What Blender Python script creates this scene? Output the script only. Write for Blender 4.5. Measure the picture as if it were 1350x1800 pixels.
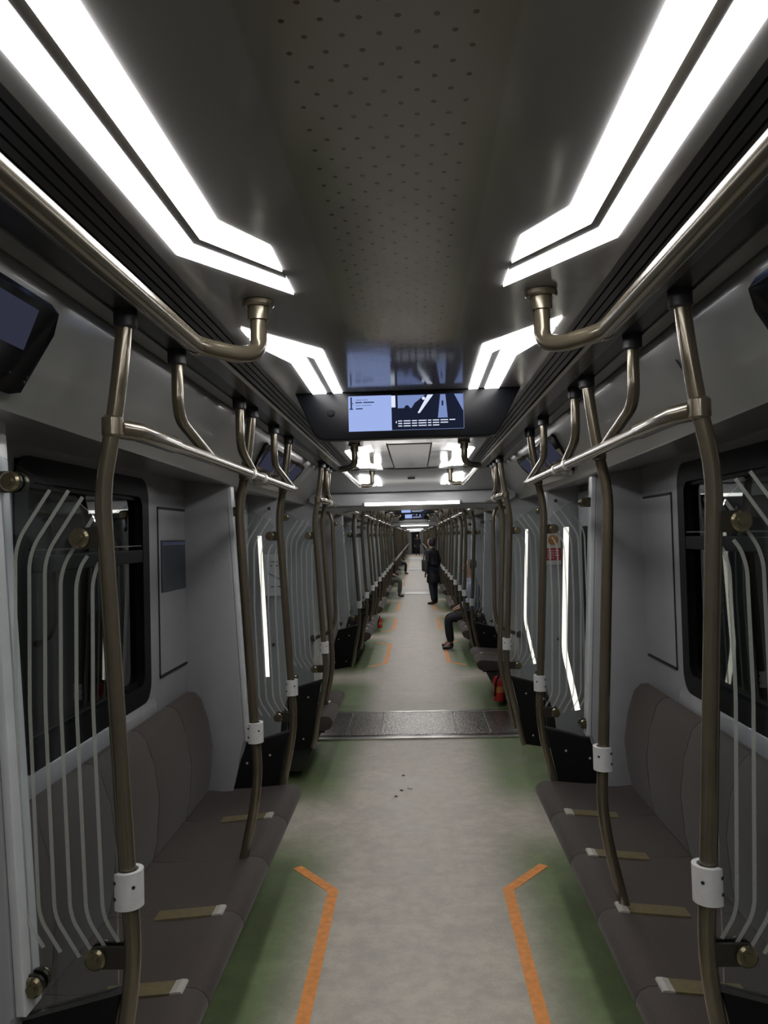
import bpy, bmesh, math, random
from mathutils import Vector, Matrix
random.seed(7)
for o in list(bpy.data.objects): bpy.data.objects.remove(o)
S = bpy.context.scene
COL = S.collection

# ------------------------------------------------------------ camera
F = 1400.0
YAW, PIT, ROL = [math.radians(a) for a in (2.235, 1.70, 1.47)]
def ray(px, py):
    a, b = px-675, py-900
    c, s = math.cos(ROL), math.sin(ROL)
    u = c*a-s*b; v = s*a+c*b
    x, y2, z2 = u, F, -v
    c, s = math.cos(PIT), math.sin(PIT); y = c*y2-s*z2; z = s*y2+c*z2
    c, s = math.cos(YAW), math.sin(YAW)
    return Vector((c*x-s*y, s*x+c*y, z))
fw = ray(675, 900).normalized()
rt = (ray(676, 900)-ray(675, 900)).normalized()
up = (ray(675, 899)-ray(675, 900)).normalized()
cd = bpy.data.cameras.new('camera'); cam = bpy.data.objects.new('camera', cd); COL.objects.link(cam)
cd.sensor_fit = 'VERTICAL'; cd.sensor_height = 36.0; cd.sensor_width = 27.0; cd.lens = 36.0*F/1800.0
cd.clip_start = 0.02; cd.clip_end = 300
m3 = Matrix((rt, up, -fw)).transposed()
cam.matrix_world = Matrix.Translation((0.024, 0, 1.72)) @ m3.to_4x4()
S.camera = cam

# ------------------------------------------------------------ world, exposure
w = bpy.data.worlds.new('night'); S.world = w; w.use_nodes = True
w.node_tree.nodes['Background'].inputs[0].default_value = (0.006, 0.007, 0.009, 1)
w.node_tree.nodes['Background'].inputs[1].default_value = 1.0
S.view_settings.view_transform = 'Standard'; S.view_settings.look = 'None'
S.view_settings.gamma = 1.0; S.view_settings.exposure = 0.0; S.view_settings.use_curve_mapping = False
LAMP = 15.0            # strength of the ceiling light strips

# ------------------------------------------------------------ materials
def mat(name, col, rough=.5, metal=0., nscale=0., namt=.15, bump=0., bscale=200., coat=0., emit=None, es=0., spec=.5, sheen=0., stretch=None):
    m = bpy.data.materials.new(name); m.use_nodes = True
    nt = m.node_tree; N = nt.nodes; L = nt.links; b = N['Principled BSDF']
    c = (*col, 1)
    b.inputs['Base Color'].default_value = c
    b.inputs['Roughness'].default_value = rough; b.inputs['Metallic'].default_value = metal
    b.inputs['Coat Weight'].default_value = coat; b.inputs['Coat Roughness'].default_value = .06
    b.inputs['Specular IOR Level'].default_value = spec
    if sheen: b.inputs['Sheen Weight'].default_value = sheen; b.inputs['Sheen Roughness'].default_value = .4
    if emit: b.inputs['Emission Color'].default_value = (*emit, 1); b.inputs['Emission Strength'].default_value = es
    g = N.new('ShaderNodeNewGeometry') if (nscale or bump) else None
    src = g.outputs['Position'] if g else None
    if g and stretch:
        mp = N.new('ShaderNodeMapping'); mp.inputs['Scale'].default_value = stretch
        L.new(src, mp.inputs[0]); src = mp.outputs[0]
    if nscale:
        n = N.new('ShaderNodeTexNoise'); n.inputs['Scale'].default_value = nscale; n.inputs['Detail'].default_value = 5
        L.new(src, n.inputs['Vector'])
        mr = N.new('ShaderNodeMapRange'); mr.inputs[1].default_value = .3; mr.inputs[2].default_value = .7
        mr.inputs[3].default_value = 1-namt; mr.inputs[4].default_value = 1+namt; L.new(n.outputs[0], mr.inputs[0])
        mx = N.new('ShaderNodeMix'); mx.data_type = 'RGBA'; mx.blend_type = 'MULTIPLY'; mx.inputs[0].default_value = 1
        mx.inputs[6].default_value = c; L.new(mr.outputs[0], mx.inputs[7]); L.new(mx.outputs[2], b.inputs['Base Color'])
    if bump:
        n = N.new('ShaderNodeTexNoise'); n.inputs['Scale'].default_value = bscale; n.inputs['Detail'].default_value = 3
        L.new(src, n.inputs['Vector'])
        bp = N.new('ShaderNodeBump'); bp.inputs['Strength'].default_value = bump; bp.inputs['Distance'].default_value = .01
        L.new(n.outputs[0], bp.inputs['Height']); L.new(bp.outputs[0], b.inputs['Normal'])
    return m
M = {}
M['pole'] = mat('champagne_metal', (.150, .128, .088), .23, .55, 14, .08, coat=.4)
M['knob'] = mat('brass_knob', (.22, .19, .12), .25, .8, 20, .1)
M['bracket'] = mat('dark_bracket', (.05, .046, .036), .35, .5, 20, .1)
M['white'] = mat('white_plastic', (.62, .63, .62), .45, 0, 60, .05)
M['hole'] = mat('dark_hole', (.01, .01, .01), .7, 0, 30, .1)
M['fabric'] = mat('brown_upholstery', (.049, .037, .031), .8, 0, 260, .25, .25, 700, sheen=.15)
M['inlay'] = mat('gold_inlay', (.24, .20, .11), .35, .4, 40, .15)
M['chrome'] = mat('bright_chrome', (.80, .77, .70), .3, .55, 40, .05)
M['base'] = mat('bench_base', (.02, .021, .02), .6, 0, 20, .2)
M['black'] = mat('black_panel', (.006, .006, .0065), .6, 0, 30, .2, spec=.2)
M['wall'] = mat('wall_grey', (.25, .252, .265), .38, 0, 6, .05, .02, 300)
M['pillar'] = mat('pillar_grey', (.33, .335, .35), .36, 0, 6, .05, .02, 300)
M['edge'] = mat('pillar_edge', (.62, .64, .66), .3, 0, 12, .05)
M['cove'] = mat('cove_grey', (.185, .188, .178), .3, 0, 5, .07, coat=.12)
M['ramp'] = mat('ramp_grey', (.36, .37, .385), .25, 0, 6, .05)
M['dark'] = mat('dark_strip', (.035, .036, .04), .32, .2, 20, .1)
M['groove'] = mat('dark_groove', (.012, .012, .014), .5, 0, 20, .1)
M['alu'] = mat('aluminium_channel', (.12, .12, .122), .22, .7, 20, .1)
M['orange'] = mat('orange_tape', (.86, .33, .075), .55, 0, 30, .12)
M['steel'] = mat('threshold_steel', (.42, .41, .38), .28, .85, 9, .15)
M['frame'] = mat('rubber_frame', (.003, .003, .004), .5, 0, 20, .2, spec=.12)
M['poster'] = mat('dark_poster', (.03, .042, .055), .3, 0, 9, .3, emit=None)
M['tunnel'] = mat('tunnel_concrete', (.05, .052, .05), .9, 0, 3, .3, stretch=(1, 6, .3))
M['red'] = mat('red_paint', (.42, .025, .02), .3, 0, 20, .1)
M['sticker'] = mat('sticker_white', (.6, .6, .6), .5, 0, 30, .05)
M['stick_red'] = mat('sticker_red', (.45, .03, .05), .5, 0, 30, .05)
M['stick_or'] = mat('sticker_orange', (.5, .2, .05), .5, 0, 90, .4)
M['ink'] = mat('ink_dark', (.05, .05, .06), .5, 0, 30, .1)
M['litter'] = mat('litter_paper', (.55, .55, .5), .6, 0, 30, .2)
def emis(name, col, s, camt=None):
    m = bpy.data.materials.new(name); m.use_nodes = True; nt = m.node_tree
    nt.nodes.remove(nt.nodes['Principled BSDF'])
    e = nt.nodes.new('ShaderNodeEmission'); e.inputs[0].default_value = (*col, 1); e.inputs[1].default_value = s
    nt.links.new(e.outputs[0], nt.nodes['Material Output'].inputs[0]); return m
M['lamp'] = emis('lamp_diffuser', (1, .975, .97), LAMP)
M['bar'] = emis('portal_lamp', (1, .97, .92), 5.0)
M['strip'] = emis('warm_reflection_glow', (1, .9, .76), 2.2)  # glow for the bent reflections drawn on the glass screens, no lamp
M['scr_l'] = emis('screen_pale_blue', (.36, .47, .86), .95)
M['scr_d'] = emis('screen_dark', (.03, .04, .09), .35)
M['scr_m'] = emis('screen_mid_blue', (.22, .3, .6), .9)
M['scr_w'] = emis('screen_white', (.75, .82, 1), 1.0)
M['scr_b'] = emis('screen_navy', (.02, .03, .10), .6)
M['scr_r'] = emis('screen_route', (.055, .06, .10), .5)
def glass(name, tint, kr):
    m = bpy.data.materials.new(name); m.use_nodes = True; nt = m.node_tree; N = nt.nodes; L = nt.links
    N.remove(N['Principled BSDF'])
    t = N.new('ShaderNodeBsdfTransparent'); t.inputs[0].default_value = (*tint, 1)
    g = N.new('ShaderNodeBsdfGlossy'); g.inputs['Roughness'].default_value = .02; g.inputs[0].default_value = (.95, .95, .95, 1)
    f = N.new('ShaderNodeFresnel'); f.inputs[0].default_value = kr
    mx = N.new('ShaderNodeMixShader'); L.new(f.outputs[0], mx.inputs[0]); L.new(t.outputs[0], mx.inputs[1]); L.new(g.outputs[0], mx.inputs[2])
    L.new(mx.outputs[0], N['Material Output'].inputs[0]); return m
M['glass'] = glass('clear_glass', (.90, .93, .93), 1.45)
M['winglass'] = glass('dark_window_glass', (.45, .47, .47), 1.75)
m = bpy.data.materials.new('frosted_stripe'); m.use_nodes = True
b = m.node_tree.nodes['Principled BSDF']; b.inputs['Base Color'].default_value = (.50, .52, .48, 1); b.inputs['Roughness'].default_value = .7
b.inputs['Alpha'].default_value = .62
nn = m.node_tree.nodes.new('ShaderNodeTexNoise'); nn.inputs['Scale'].default_value = 90
mr = m.node_tree.nodes.new('ShaderNodeMapRange'); mr.inputs[3].default_value = .35; mr.inputs[4].default_value = .55
m.node_tree.links.new(nn.outputs[0], mr.inputs[0]); m.node_tree.links.new(mr.outputs[0], b.inputs['Alpha'])
M['frost'] = m

def math_node(nt, op, a, b=None, c=None):
    n = nt.nodes.new('ShaderNodeMath'); n.operation = op
    for i, v in enumerate((a, b, c)):
        if v is None: continue
        if isinstance(v, (int, float)): n.inputs[i].default_value = v
        else: nt.links.new(v, n.inputs[i])
    return n.outputs[0]
def smooth(nt, v, a, b, x=0., y=1.):
    n = nt.nodes.new('ShaderNodeMapRange'); n.interpolation_type = 'SMOOTHSTEP'
    n.inputs[1].default_value = a; n.inputs[2].default_value = b; n.inputs[3].default_value = x; n.inputs[4].default_value = y
    nt.links.new(v, n.inputs[0]); return n.outputs[0]
# floor: worn grey vinyl whose colour runs into green beside the benches
def floor_material():
    m = bpy.data.materials.new('floor_vinyl'); m.use_nodes = True; nt = m.node_tree; L = nt.links; N = nt.nodes
    b = N['Principled BSDF']
    g = N.new('ShaderNodeNewGeometry'); sp = N.new('ShaderNodeSeparateXYZ'); L.new(g.outputs['Position'], sp.inputs[0])
    ax = math_node(nt, 'ABSOLUTE', sp.outputs[0])
    ph = math_node(nt, 'FLOORED_MODULO', math_node(nt, 'SUBTRACT', sp.outputs[1], 7.85), 16.25)
    mm = math_node(nt, 'FLOORED_MODULO', math_node(nt, 'ADD', ph, 1.13), 3.78)
    d = math_node(nt, 'ABSOLUTE', math_node(nt, 'SUBTRACT', mm, 1.165))      # distance from the bench centre
    d = math_node(nt, 'MINIMUM', d, math_node(nt, 'SUBTRACT', 3.78, d))
    my = smooth(nt, d, 1.15, 1.89, 1, .0)
    mx_ = smooth(nt, ax, .34, .66)
    mask = math_node(nt, 'MULTIPLY', my, mx_)
    n1 = N.new('ShaderNodeTexNoise'); n1.inputs['Scale'].default_value = 3.5; n1.inputs['Detail'].default_value = 8; n1.inputs['Roughness'].default_value = .65
    L.new(g.outputs['Position'], n1.inputs['Vector'])
    n2 = N.new('ShaderNodeTexNoise'); n2.inputs['Scale'].default_value = 160; n2.inputs['Detail'].default_value = 2
    L.new(g.outputs['Position'], n2.inputs['Vector'])
    n4 = N.new('ShaderNodeTexNoise'); n4.inputs['Scale'].default_value = 14; n4.inputs['Detail'].default_value = 6; n4.inputs['Roughness'].default_value = .7
    L.new(g.outputs['Position'], n4.inputs['Vector'])
    mask = math_node(nt, 'MULTIPLY', mask, smooth(nt, n1.outputs[0], .2, .5, .75, 1))
    mix = N.new('ShaderNodeMix'); mix.data_type = 'RGBA'; L.new(mask, mix.inputs[0])
    mix.inputs[6].default_value = (.52, .475, .40, 1); mix.inputs[7].default_value = (.165, .225, .10, 1)
    v = math_node(nt, 'MULTIPLY', math_node(nt, 'MULTIPLY', smooth(nt, n1.outputs[0], .3, .7, .84, 1.12), smooth(nt, n4.outputs[0], .36, .62, .93, 1.03)), smooth(nt, n2.outputs[0], .3, .7, .93, 1.07))
    m2 = N.new('ShaderNodeMix'); m2.data_type = 'RGBA'; m2.blend_type = 'MULTIPLY'; m2.inputs[0].default_value = 1
    L.new(mix.outputs[2], m2.inputs[6]); L.new(v, m2.inputs[7]); L.new(m2.outputs[2], b.inputs['Base Color'])
    L.new(smooth(nt, n1.outputs[0], .3, .7, .38, .55), b.inputs['Roughness'])
    return m
M['floor'] = floor_material()
# ceiling: glossy dark grey sheet, perforated along the middle
def ceiling_material():
    m = bpy.data.materials.new('ceiling_sheet'); m.use_nodes = True; nt = m.node_tree; L = nt.links; N = nt.nodes
    b = N['Principled BSDF']
    g = N.new('ShaderNodeNewGeometry'); sp = N.new('ShaderNodeSeparateXYZ'); L.new(g.outputs['Position'], sp.inputs[0])
    X, Y = sp.outputs[0], sp.outputs[1]
    def dots(ox, oy, px, py, r):
        fx = math_node(nt, 'SUBTRACT', math_node(nt, 'FLOORED_MODULO', math_node(nt, 'ADD', X, ox), px), px/2)
        fy = math_node(nt, 'SUBTRACT', math_node(nt, 'FLOORED_MODULO', math_node(nt, 'ADD', Y, oy), py), py/2)
        dd = math_node(nt, 'SQRT', math_node(nt, 'ADD', math_node(nt, 'MULTIPLY', fx, fx), math_node(nt, 'MULTIPLY', fy, fy)))
        return smooth(nt, dd, r*.7, r, 1, 0)
    a = dots(.0, .0, .040, .055, .0038); c = dots(.020, .0275, .040, .055, .0038)
    dd = math_node(nt, 'MAXIMUM', a, c)
    ax = math_node(nt, 'ABSOLUTE', X)
    inx = math_node(nt, 'LESS_THAN', ax, .112)
    ph = math_node(nt, 'FLOORED_MODULO', math_node(nt, 'SUBTRACT', Y, 7.85), 16.25)
    iny = math_node(nt, 'MULTIPLY', math_node(nt, 'GREATER_THAN', ph, 1.7), math_node(nt, 'LESS_THAN', ph, 13.0))
    dd = math_node(nt, 'MULTIPLY', math_node(nt, 'MULTIPLY', dd, inx), iny)
    n1 = N.new('ShaderNodeTexNoise'); n1.inputs['Scale'].default_value = 4; L.new(g.outputs['Position'], n1.inputs['Vector'])
    mid = smooth(nt, ax, .14, .15)
    base = N.new('ShaderNodeMix'); base.data_type = 'RGBA'; L.new(mid, base.inputs[0])
    base.inputs[6].default_value = (.22, .215, .195, 1); base.inputs[7].default_value = (.25, .25, .25, 1)
    mix = N.new('ShaderNodeMix'); mix.data_type = 'RGBA'; L.new(dd, mix.inputs[0]); L.new(base.outputs[2], mix.inputs[6])
    mix.inputs[7].default_value = (.012, .011, .01, 1)
    L.new(mix.outputs[2], b.inputs['Base Color'])
    L.new(smooth(nt, n1.outputs[0], .3, .7, .10, .16), b.inputs['Roughness'])
    b.inputs['Specular IOR Level'].default_value = .6
    bp = N.new('ShaderNodeBump'); bp.inputs['Strength'].default_value = .25; bp.inputs['Distance'].default_value = .004
    n3 = N.new('ShaderNodeTexNoise'); n3.inputs['Scale'].default_value = 7; L.new(g.outputs['Position'], n3.inputs['Vector'])
    L.new(n3.outputs[0], bp.inputs['Height']); L.new(bp.outputs[0], b.inputs['Normal'])
    return m
M['ceiling'] = ceiling_material()
# chequered tread on the gangway plates
def tread_material():
    m = bpy.data.materials.new('tread_plate'); m.use_nodes = True; nt = m.node_tree; L = nt.links; N = nt.nodes
    b = N['Principled BSDF']; b.inputs['Metallic'].default_value = .8; b.inputs['Roughness'].default_value = .3
    b.inputs['Base Color'].default_value = (.42, .39, .35, 1)
    g = N.new('ShaderNodeNewGeometry'); vo = N.new('ShaderNodeTexVoronoi'); vo.inputs['Scale'].default_value = 70
    mp = N.new('ShaderNodeMapping'); mp.inputs['Scale'].default_value = (1, .55, 1); L.new(g.outputs['Position'], mp.inputs[0]); L.new(mp.outputs[0], vo.inputs['Vector'])
    bp = N.new('ShaderNodeBump'); bp.inputs['Strength'].default_value = .6; bp.inputs['Distance'].default_value = .002
    cm = N.new('ShaderNodeMix'); cm.data_type = 'RGBA'; L.new(smooth(nt, vo.outputs['Distance'], .15, .5), cm.inputs[0]); cm.inputs[6].default_value = (.50, .47, .42, 1); cm.inputs[7].default_value = (.16, .15, .13, 1); L.new(cm.outputs[2], b.inputs['Base Color'])
    L.new(vo.outputs['Distance'], bp.inputs['Height']); L.new(bp.outputs[0], b.inputs['Normal']); return m
M['tread'] = tread_material()

# ------------------------------------------------------------ mesh helpers
def new_obj(name, bm, mats, parent=None, smooth_=False, angle=40):
    bmesh.ops.recalc_face_normals(bm, faces=bm.faces)
    me = bpy.data.meshes.new(name); bm.to_mesh(me); bm.free()
    for k in (mats if isinstance(mats, (list, tuple)) else [mats]): me.materials.append(M[k] if isinstance(k, str) else k)
    if smooth_:
        for p in me.polygons: p.use_smooth = True
        try: me.set_sharp_from_angle(angle=math.radians(angle))
        except Exception: pass
    o = bpy.data.objects.new(name, me); COL.objects.link(o)
    if parent: o.parent = parent
    return o
def box(bm, x0, x1, y0, y1, z0, z1, mi=0, bev=0.):
    vs = [bm.verts.new((x, y, z)) for x in (x0, x1) for y in (y0, y1) for z in (z0, z1)]
    fs = [bm.faces.new([vs[i] for i in q]) for q in ((0,1,3,2),(4,6,7,5),(0,4,5,1),(2,3,7,6),(0,2,6,4),(1,5,7,3))]
    for f in fs: f.material_index = mi
    if bev:
        es = list({e for f in fs for e in f.edges})
        r = bmesh.ops.bevel(bm, geom=es, offset=bev, segments=3, affect='EDGES', profile=.5)
        for f in r['faces']: f.material_index = mi
    return fs
def prism(bm, pts, axis, a, b, mi=0, bev=0., seg=2):
    """polygon pts in the two other axes, extruded along axis from a to b"""
    def P(p, t):
        if axis == 'x': return (t, p[0], p[1])
        if axis == 'y': return (p[0], t, p[1])
        return (p[0], p[1], t)
    A = [bm.verts.new(P(p, a)) for p in pts]; B = [bm.verts.new(P(p, b)) for p in pts]
    n = len(pts); fs = [bm.faces.new(A), bm.faces.new(B[::-1])]
    for i in range(n): fs.append(bm.faces.new((A[i], A[(i+1) % n], B[(i+1) % n], B[i])))
    for f in fs: f.material_index = mi
    if bev:
        es = list(fs[0].edges)+list(fs[1].edges)
        r = bmesh.ops.bevel(bm, geom=es, offset=bev, segments=seg, affect='EDGES', profile=.5)
        for f in r['faces']: f.material_index = mi
    return fs
def fillet(pts, r, n=6):
    pts = [Vector(p) for p in pts]; out = [pts[0]]
    for i in range(1, len(pts)-1):
        p0, p, p1 = pts[i-1], pts[i], pts[i+1]
        a = (p0-p); b = (p1-p); rr = min(r, a.length*.48, b.length*.48)
        A = p+a.normalized()*rr; B = p+b.normalized()*rr
        for k in range(n+1):
            t = k/n; out.append(A*(1-t)**2+p*2*t*(1-t)+B*t*t)
    out.append(pts[-1]); return out
def tube(bm, pts, r, n=12, cap=True, mi=0):
    pts = [Vector(p) for p in pts]; rs = r if isinstance(r, (list, tuple)) else [r]*len(pts)
    T = []
    for i in range(len(pts)):
        t = (pts[min(i+1, len(pts)-1)]-pts[max(i-1, 0)]); T.append(t.normalized())
    ref = Vector((0, 0, 1)) if abs(T[0].z) < .9 else Vector((1, 0, 0))
    nrm = (ref-T[0]*ref.dot(T[0])).normalized(); rings = []
    for i, p in enumerate(pts):
        nrm = (nrm-T[i]*nrm.dot(T[i])).normalized(); bn = T[i].cross(nrm)
        rings.append([bm.verts.new(p+(nrm*math.cos(2*math.pi*k/n)+bn*math.sin(2*math.pi*k/n))*rs[i]) for k in range(n)])
    for i in range(len(rings)-1):
        for k in range(n):
            f = bm.faces.new((rings[i][k], rings[i][(k+1) % n], rings[i+1][(k+1) % n], rings[i+1][k])); f.material_index = mi
    if cap:
        for q in (rings[0][::-1], rings[-1]):
            f = bm.faces.new(q); f.material_index = mi
def cyl(bm, c, r, axis, h, n=20, mi=0, bev=0):
    c = Vector(c); d = {'x': Vector((1,0,0)), 'y': Vector((0,1,0)), 'z': Vector((0,0,1))}[axis]
    if bev: tube(bm, [c-d*h/2, c-d*(h/2-.0001), c-d*(h/2-bev), c+d*(h/2-bev), c+d*(h/2-.0001), c+d*h/2], [r-bev, r-bev, r, r, r-bev, r-bev], n, True, mi)
    else: tube(bm, [c-d*h/2, c+d*h/2], r, n, True, mi)
def thing(name, label, cat, loc=(0,0,0), group=None):
    o = bpy.data.objects.new(name, None); COL.objects.link(o); o.location = loc; o.empty_display_size = .1
    o['label'] = label; o['category'] = cat
    if group: o['group'] = group
    return o
def tag(o, label, cat, group=None):
    o['label'] = label; o['category'] = cat
    if group: o['group'] = group
    return o
def struct(o): o['kind'] = 'structure'; return o
def dup(root, loc, label=None):
    def cp(o, par):
        c = o.copy(); COL.objects.link(c)
        if par: c.parent = par
        for ch in [q for q in KIDS.get(o.name, [])]: cp(ch, c)
        return c
    r = cp(root, None); r.location = loc
    if label: r['label'] = label
    return r
KIDS = {}
def index_kids(root):
    def rec(o):
        ch = [q for q in bpy.data.objects if q.parent == o]; KIDS[o.name] = ch
        for q in ch: rec(q)
    rec(root)
PROTO = {}
def place(key, builder, y, label, first_ok=True):
    """first call uses the built thing itself, later calls copy it"""
    if key not in PROTO:
        r = builder(); index_kids(r); PROTO[key] = r
        r.location = (0, y, 0); r['label'] = label; return r
    return dup(PROTO[key], (0, y, 0), label)

SIDE = {-1: 'left', 1: 'right'}
ZC = 2.25                       # ceiling height
PER = 16.25                     # one car to the next
G0, G1 = 6.8, 7.85              # first gangway
YB, YE = -5.9, 72.0

# ------------------------------------------------------------ structure
def flat(name, pts, mat_, y0=YB, y1=YE, thick=.03, seg=None):
    pass
bm = bmesh.new(); box(bm, -1.30, 1.30, YB, YE, -.06, 0); struct(new_obj('floor', bm, 'floor'))
bm = bmesh.new(); box(bm, -.437, .437, YB, YE, ZC, ZC+.04); struct(new_obj('ceiling', bm, 'ceiling'))
def side_ceiling(s, n):
    # grooved dark strip, metal channel, dark mounting strip, plain band
    bm = bmesh.new()
    x = .437
    for k in range(4):
        box(bm, s*x, s*(x+.016), YB, YE, ZC, ZC+.04, 0); x += .016
        box(bm, s*x, s*(x+.005), YB, YE, ZC+.012, ZC+.04, 1); x += .005
    prism(bm, [(s*.521, ZC+.03), (s*.521, ZC-.006), (s*.530, ZC-.012), (s*.585, ZC-.012), (s*.594, ZC-.004), (s*.594, ZC+.03)], 'y', YB, YE, 2)
    box(bm, s*.594, s*.655, YB, YE, ZC+.003, ZC+.04, 0)
    box(bm, s*.655, s*.700, YB, YE, ZC-.002, ZC+.04, 3)
    box(bm, s*.700, s*.708, YB, YE, ZC+.01, ZC+.04, 1)
    struct(new_obj('trim_%d' % n, bm, ['dark', 'groove', 'alu', 'cove']))
def side_cove(s, n):
    bm = bmesh.new(); prof = []
    def edge(y):
        if y < 4.3: return .80+.038*(max(y, 1.2)-1.2)
        return .905
    ys = [YB, 1.2, 2.0, 2.8, 3.6, 4.2, YE]
    rows = []
    for y in ys:
        e = edge(y)
        p = [(.708, ZC-.005)]
        for t in (.12, .3, .5, .7, .88): p.append((.708+(e-.708)*(t**1.25), ZC-.005-(ZC-.005-2.015)*t))
        p += [(e-.001, 2.006), (e+.006, 2.0), (e+.02, 2.0), (1.175, 2.03), (1.30, 2.03), (1.30, ZC+.04), (.708, ZC+.04)]
        rows.append([bm.verts.new((s*a, y, b)) for a, b in p])
    for i in range(len(rows)-1):
        n_ = len(rows[i])
        for k in range(n_): bm.faces.new((rows[i][k], rows[i][(k+1) % n_], rows[i+1][(k+1) % n_], rows[i+1][k]))
    bm.faces.new(rows[0]); bm.faces.new(rows[-1][::-1])
    struct(new_obj('trim_%d' % n, bm, 'cove', smooth_=True, angle=30))
side_ceiling(-1, 1); side_ceiling(1, 2); side_cove(-1, 3); side_cove(1, 4)

# bench and door layout
cars = [G1+PER*k for k in range(-1, 4)]            # start of each car
BENCH = []; DOORS = []; ENDS = []                   # (y0,y1), centre, (y0,y1,which)
for c in cars:
    for j in range(3): BENCH.append(c+2.65+3.78*j)
    for j in range(4): DOORS.append(c+1.19+.73+3.78*j)
BENCH = [b for b in BENCH if b > 1.5]; DOORS = [d for d in DOORS if d > .5]
BL = 2.33
def car_of(y): return int(math.floor((y-G1)/PER))+1         # 0 = the car the camera stands in

# side walls with window openings (built from strips)
def wall_side(s):
    bm = bmesh.new(); X0, X1 = s*1.175, s*1.26
    y = YB
    for b in sorted(BENCH):
        w0, w1 = b+.53, b+1.70
        box(bm, X0, X1, y, w0, 0, 2.05); box(bm, X0, X1, w0, w1, 0, 1.03); box(bm, X0, X1, w0, w1, 1.985, 2.05)
        y = w1
    box(bm, X0, X1, y, YE, 0, 2.05)
    # sill ledge under the windows
    struct(new_obj('wall_'+SIDE[s], bm, 'wall'))
wall_side(-1); wall_side(1)
bm = bmesh.new(); box(bm, -1.3, 1.3, YB-.05, YB, 0, 2.3); struct(new_obj('wall_rear', bm, 'wall'))
bm = bmesh.new(); box(bm, -1.3, 1.3, YE, YE+.05, 0, 2.3); box(bm, -.36, .36, YE-.03, YE, 0, 1.95, 1); struct(new_obj('wall_front', bm, ['wall', 'black']))
for s in (-1, 1):
    bm = bmesh.new(); box(bm, s*1.9, s*2.0, YB, YE, -.6, 3.2); o = struct(new_obj('wall_tunnel_'+SIDE[s], bm, 'tunnel'))

def rrect(y0, y1, z0, z1, r, n=6):
    out = []
    for cy, cz, a0 in ((y1-r, z1-r, 0), (y0+r, z1-r, 90), (y0+r, z0+r, 180), (y1-r, z0+r, 270)):
        for k in range(n+1):
            a = math.radians(a0+90*k/n); out.append((cy+r*math.cos(a), cz+r*math.sin(a)))
    return out
def ring_prism(bm, outer, inner, axis, a, b, mi=0):
    def P(p, t): return (t, p[0], p[1]) if axis == 'x' else (p[0], t, p[1])
    V = [[bm.verts.new(P(p, t)) for p in q] for q in (outer, inner) for t in (a, b)]
    oa, ob, ia, ib = V; n = len(outer)
    for i in range(n):
        j = (i+1) % n
        for q in ((oa[i], oa[j], ob[j], ob[i]), (ia[j], ia[i], ib[i], ib[j]), (oa[j], oa[i], ia[i], ia[j]), (ob[i], ob[j], ib[j], ib[i])):
            f = bm.faces.new(q); f.material_index = mi
WN = [0]
def make_window(s):
    WN[0] += 1
    root = thing('window_%d' % WN[0], '', 'window'); del root['label']; del root['category']; struct(root)
    bm = bmesh.new(); a, b, z0, z1 = .53, 1.70, 1.03, 1.985
    ring_prism(bm, rrect(a-.012, b+.012, z0-.012, z1+.012, .09), rrect(a+.07, b-.07, z0+.07, z1-.07, .05), 'x', s*1.168, s*1.215)
    ring_prism(bm, rrect(a+.055, b-.055, z0+.055, z1-.055, .05), rrect(a+.085, b-.085, z0+.085, z1-.085, .03), 'x', s*1.185, s*1.23)
    new_obj('window_frame', bm, 'frame', root, True, 30)
    bm = bmesh.new(); box(bm, s*1.17, s*1.22, a+.06, b-.06, 1.63, 1.685, 0, .004); box(bm, s*1.168, s*1.172, a+.09, b-.09, 1.70, 1.705, 1)
    new_obj('transom', bm, ['frame', 'alu'], root)
    bm = bmesh.new(); box(bm, s*1.20, s*1.206, a+.06, b-.06, z0+.06, z1-.06); new_obj('pane', bm, 'winglass', root)
    bm = bmesh.new()
    for k in range(3): box(bm, s*1.176, s*1.182, a+.08, b-.08, z0+.03+.012*k, z0+.033+.012*k)
    new_obj('lower_rib', bm, 'alu', root)
    # moulded ledge below the window
    bm = bmesh.new(); prism(bm, [(s*1.18, 1.025), (s*1.168, 1.015), (s*1.160, .985), (s*1.156, .96), (s*1.156, .93), (s*1.18, .93)], 'y', a-.06, b+.06, 0, .006)
    new_obj('window_sill', bm, 'edge2', root, True, 50)
    return root
M['edge2'] = mat('sill_grey', (.26, .262, .275), .22, 0, 12, .05, coat=.5)
for s in (-1, 1):
    key = 'win%d' % s
    for b in sorted(BENCH):
        if key not in PROTO:
            r = make_window(s); index_kids(r); PROTO[key] = r; r.location = (0, b, 0)
        else:
            WN[0] += 1; r = dup(PROTO[key], (0, b, 0)); r.name = 'window_%d' % WN[0]

# wall hatches either side of each window near the camera (thin dark joints)
def make_hatch(s, y0, y1, poster):
    root = thing('wall_hatch', '', 'hatch', (0, 0, 0))
    bm = bmesh.new()
    box(bm, s*1.168, s*1.1745, y0, y1, 1.10, 1.87, 0, .002)
    new_obj('cover', bm, 'wall', root)
    bm = bmesh.new()
    box(bm, s*1.1665, s*1.1745, y0-.006, y1+.006, 1.872, 1.882); box(bm, s*1.1665, s*1.1745, y0-.006, y1+.006, 1.088, 1.098)
    box(bm, s*1.170, s*1.1745, y0-.006, y0-.001, 1.09, 1.88)
    new_obj('joint', bm, 'hole', root)
    if poster:
        bm = bmesh.new(); box(bm, s*1.163, s*1.168, y0+.02, y1-.01, 1.48, 1.725, 0, .001)
        box(bm, s*1.1625, s*1.163, y0+.03, y1-.02, 1.70, 1.715, 1)
        new_obj('display', bm, ['poster', 'scr_r'], root)
    return root
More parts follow.
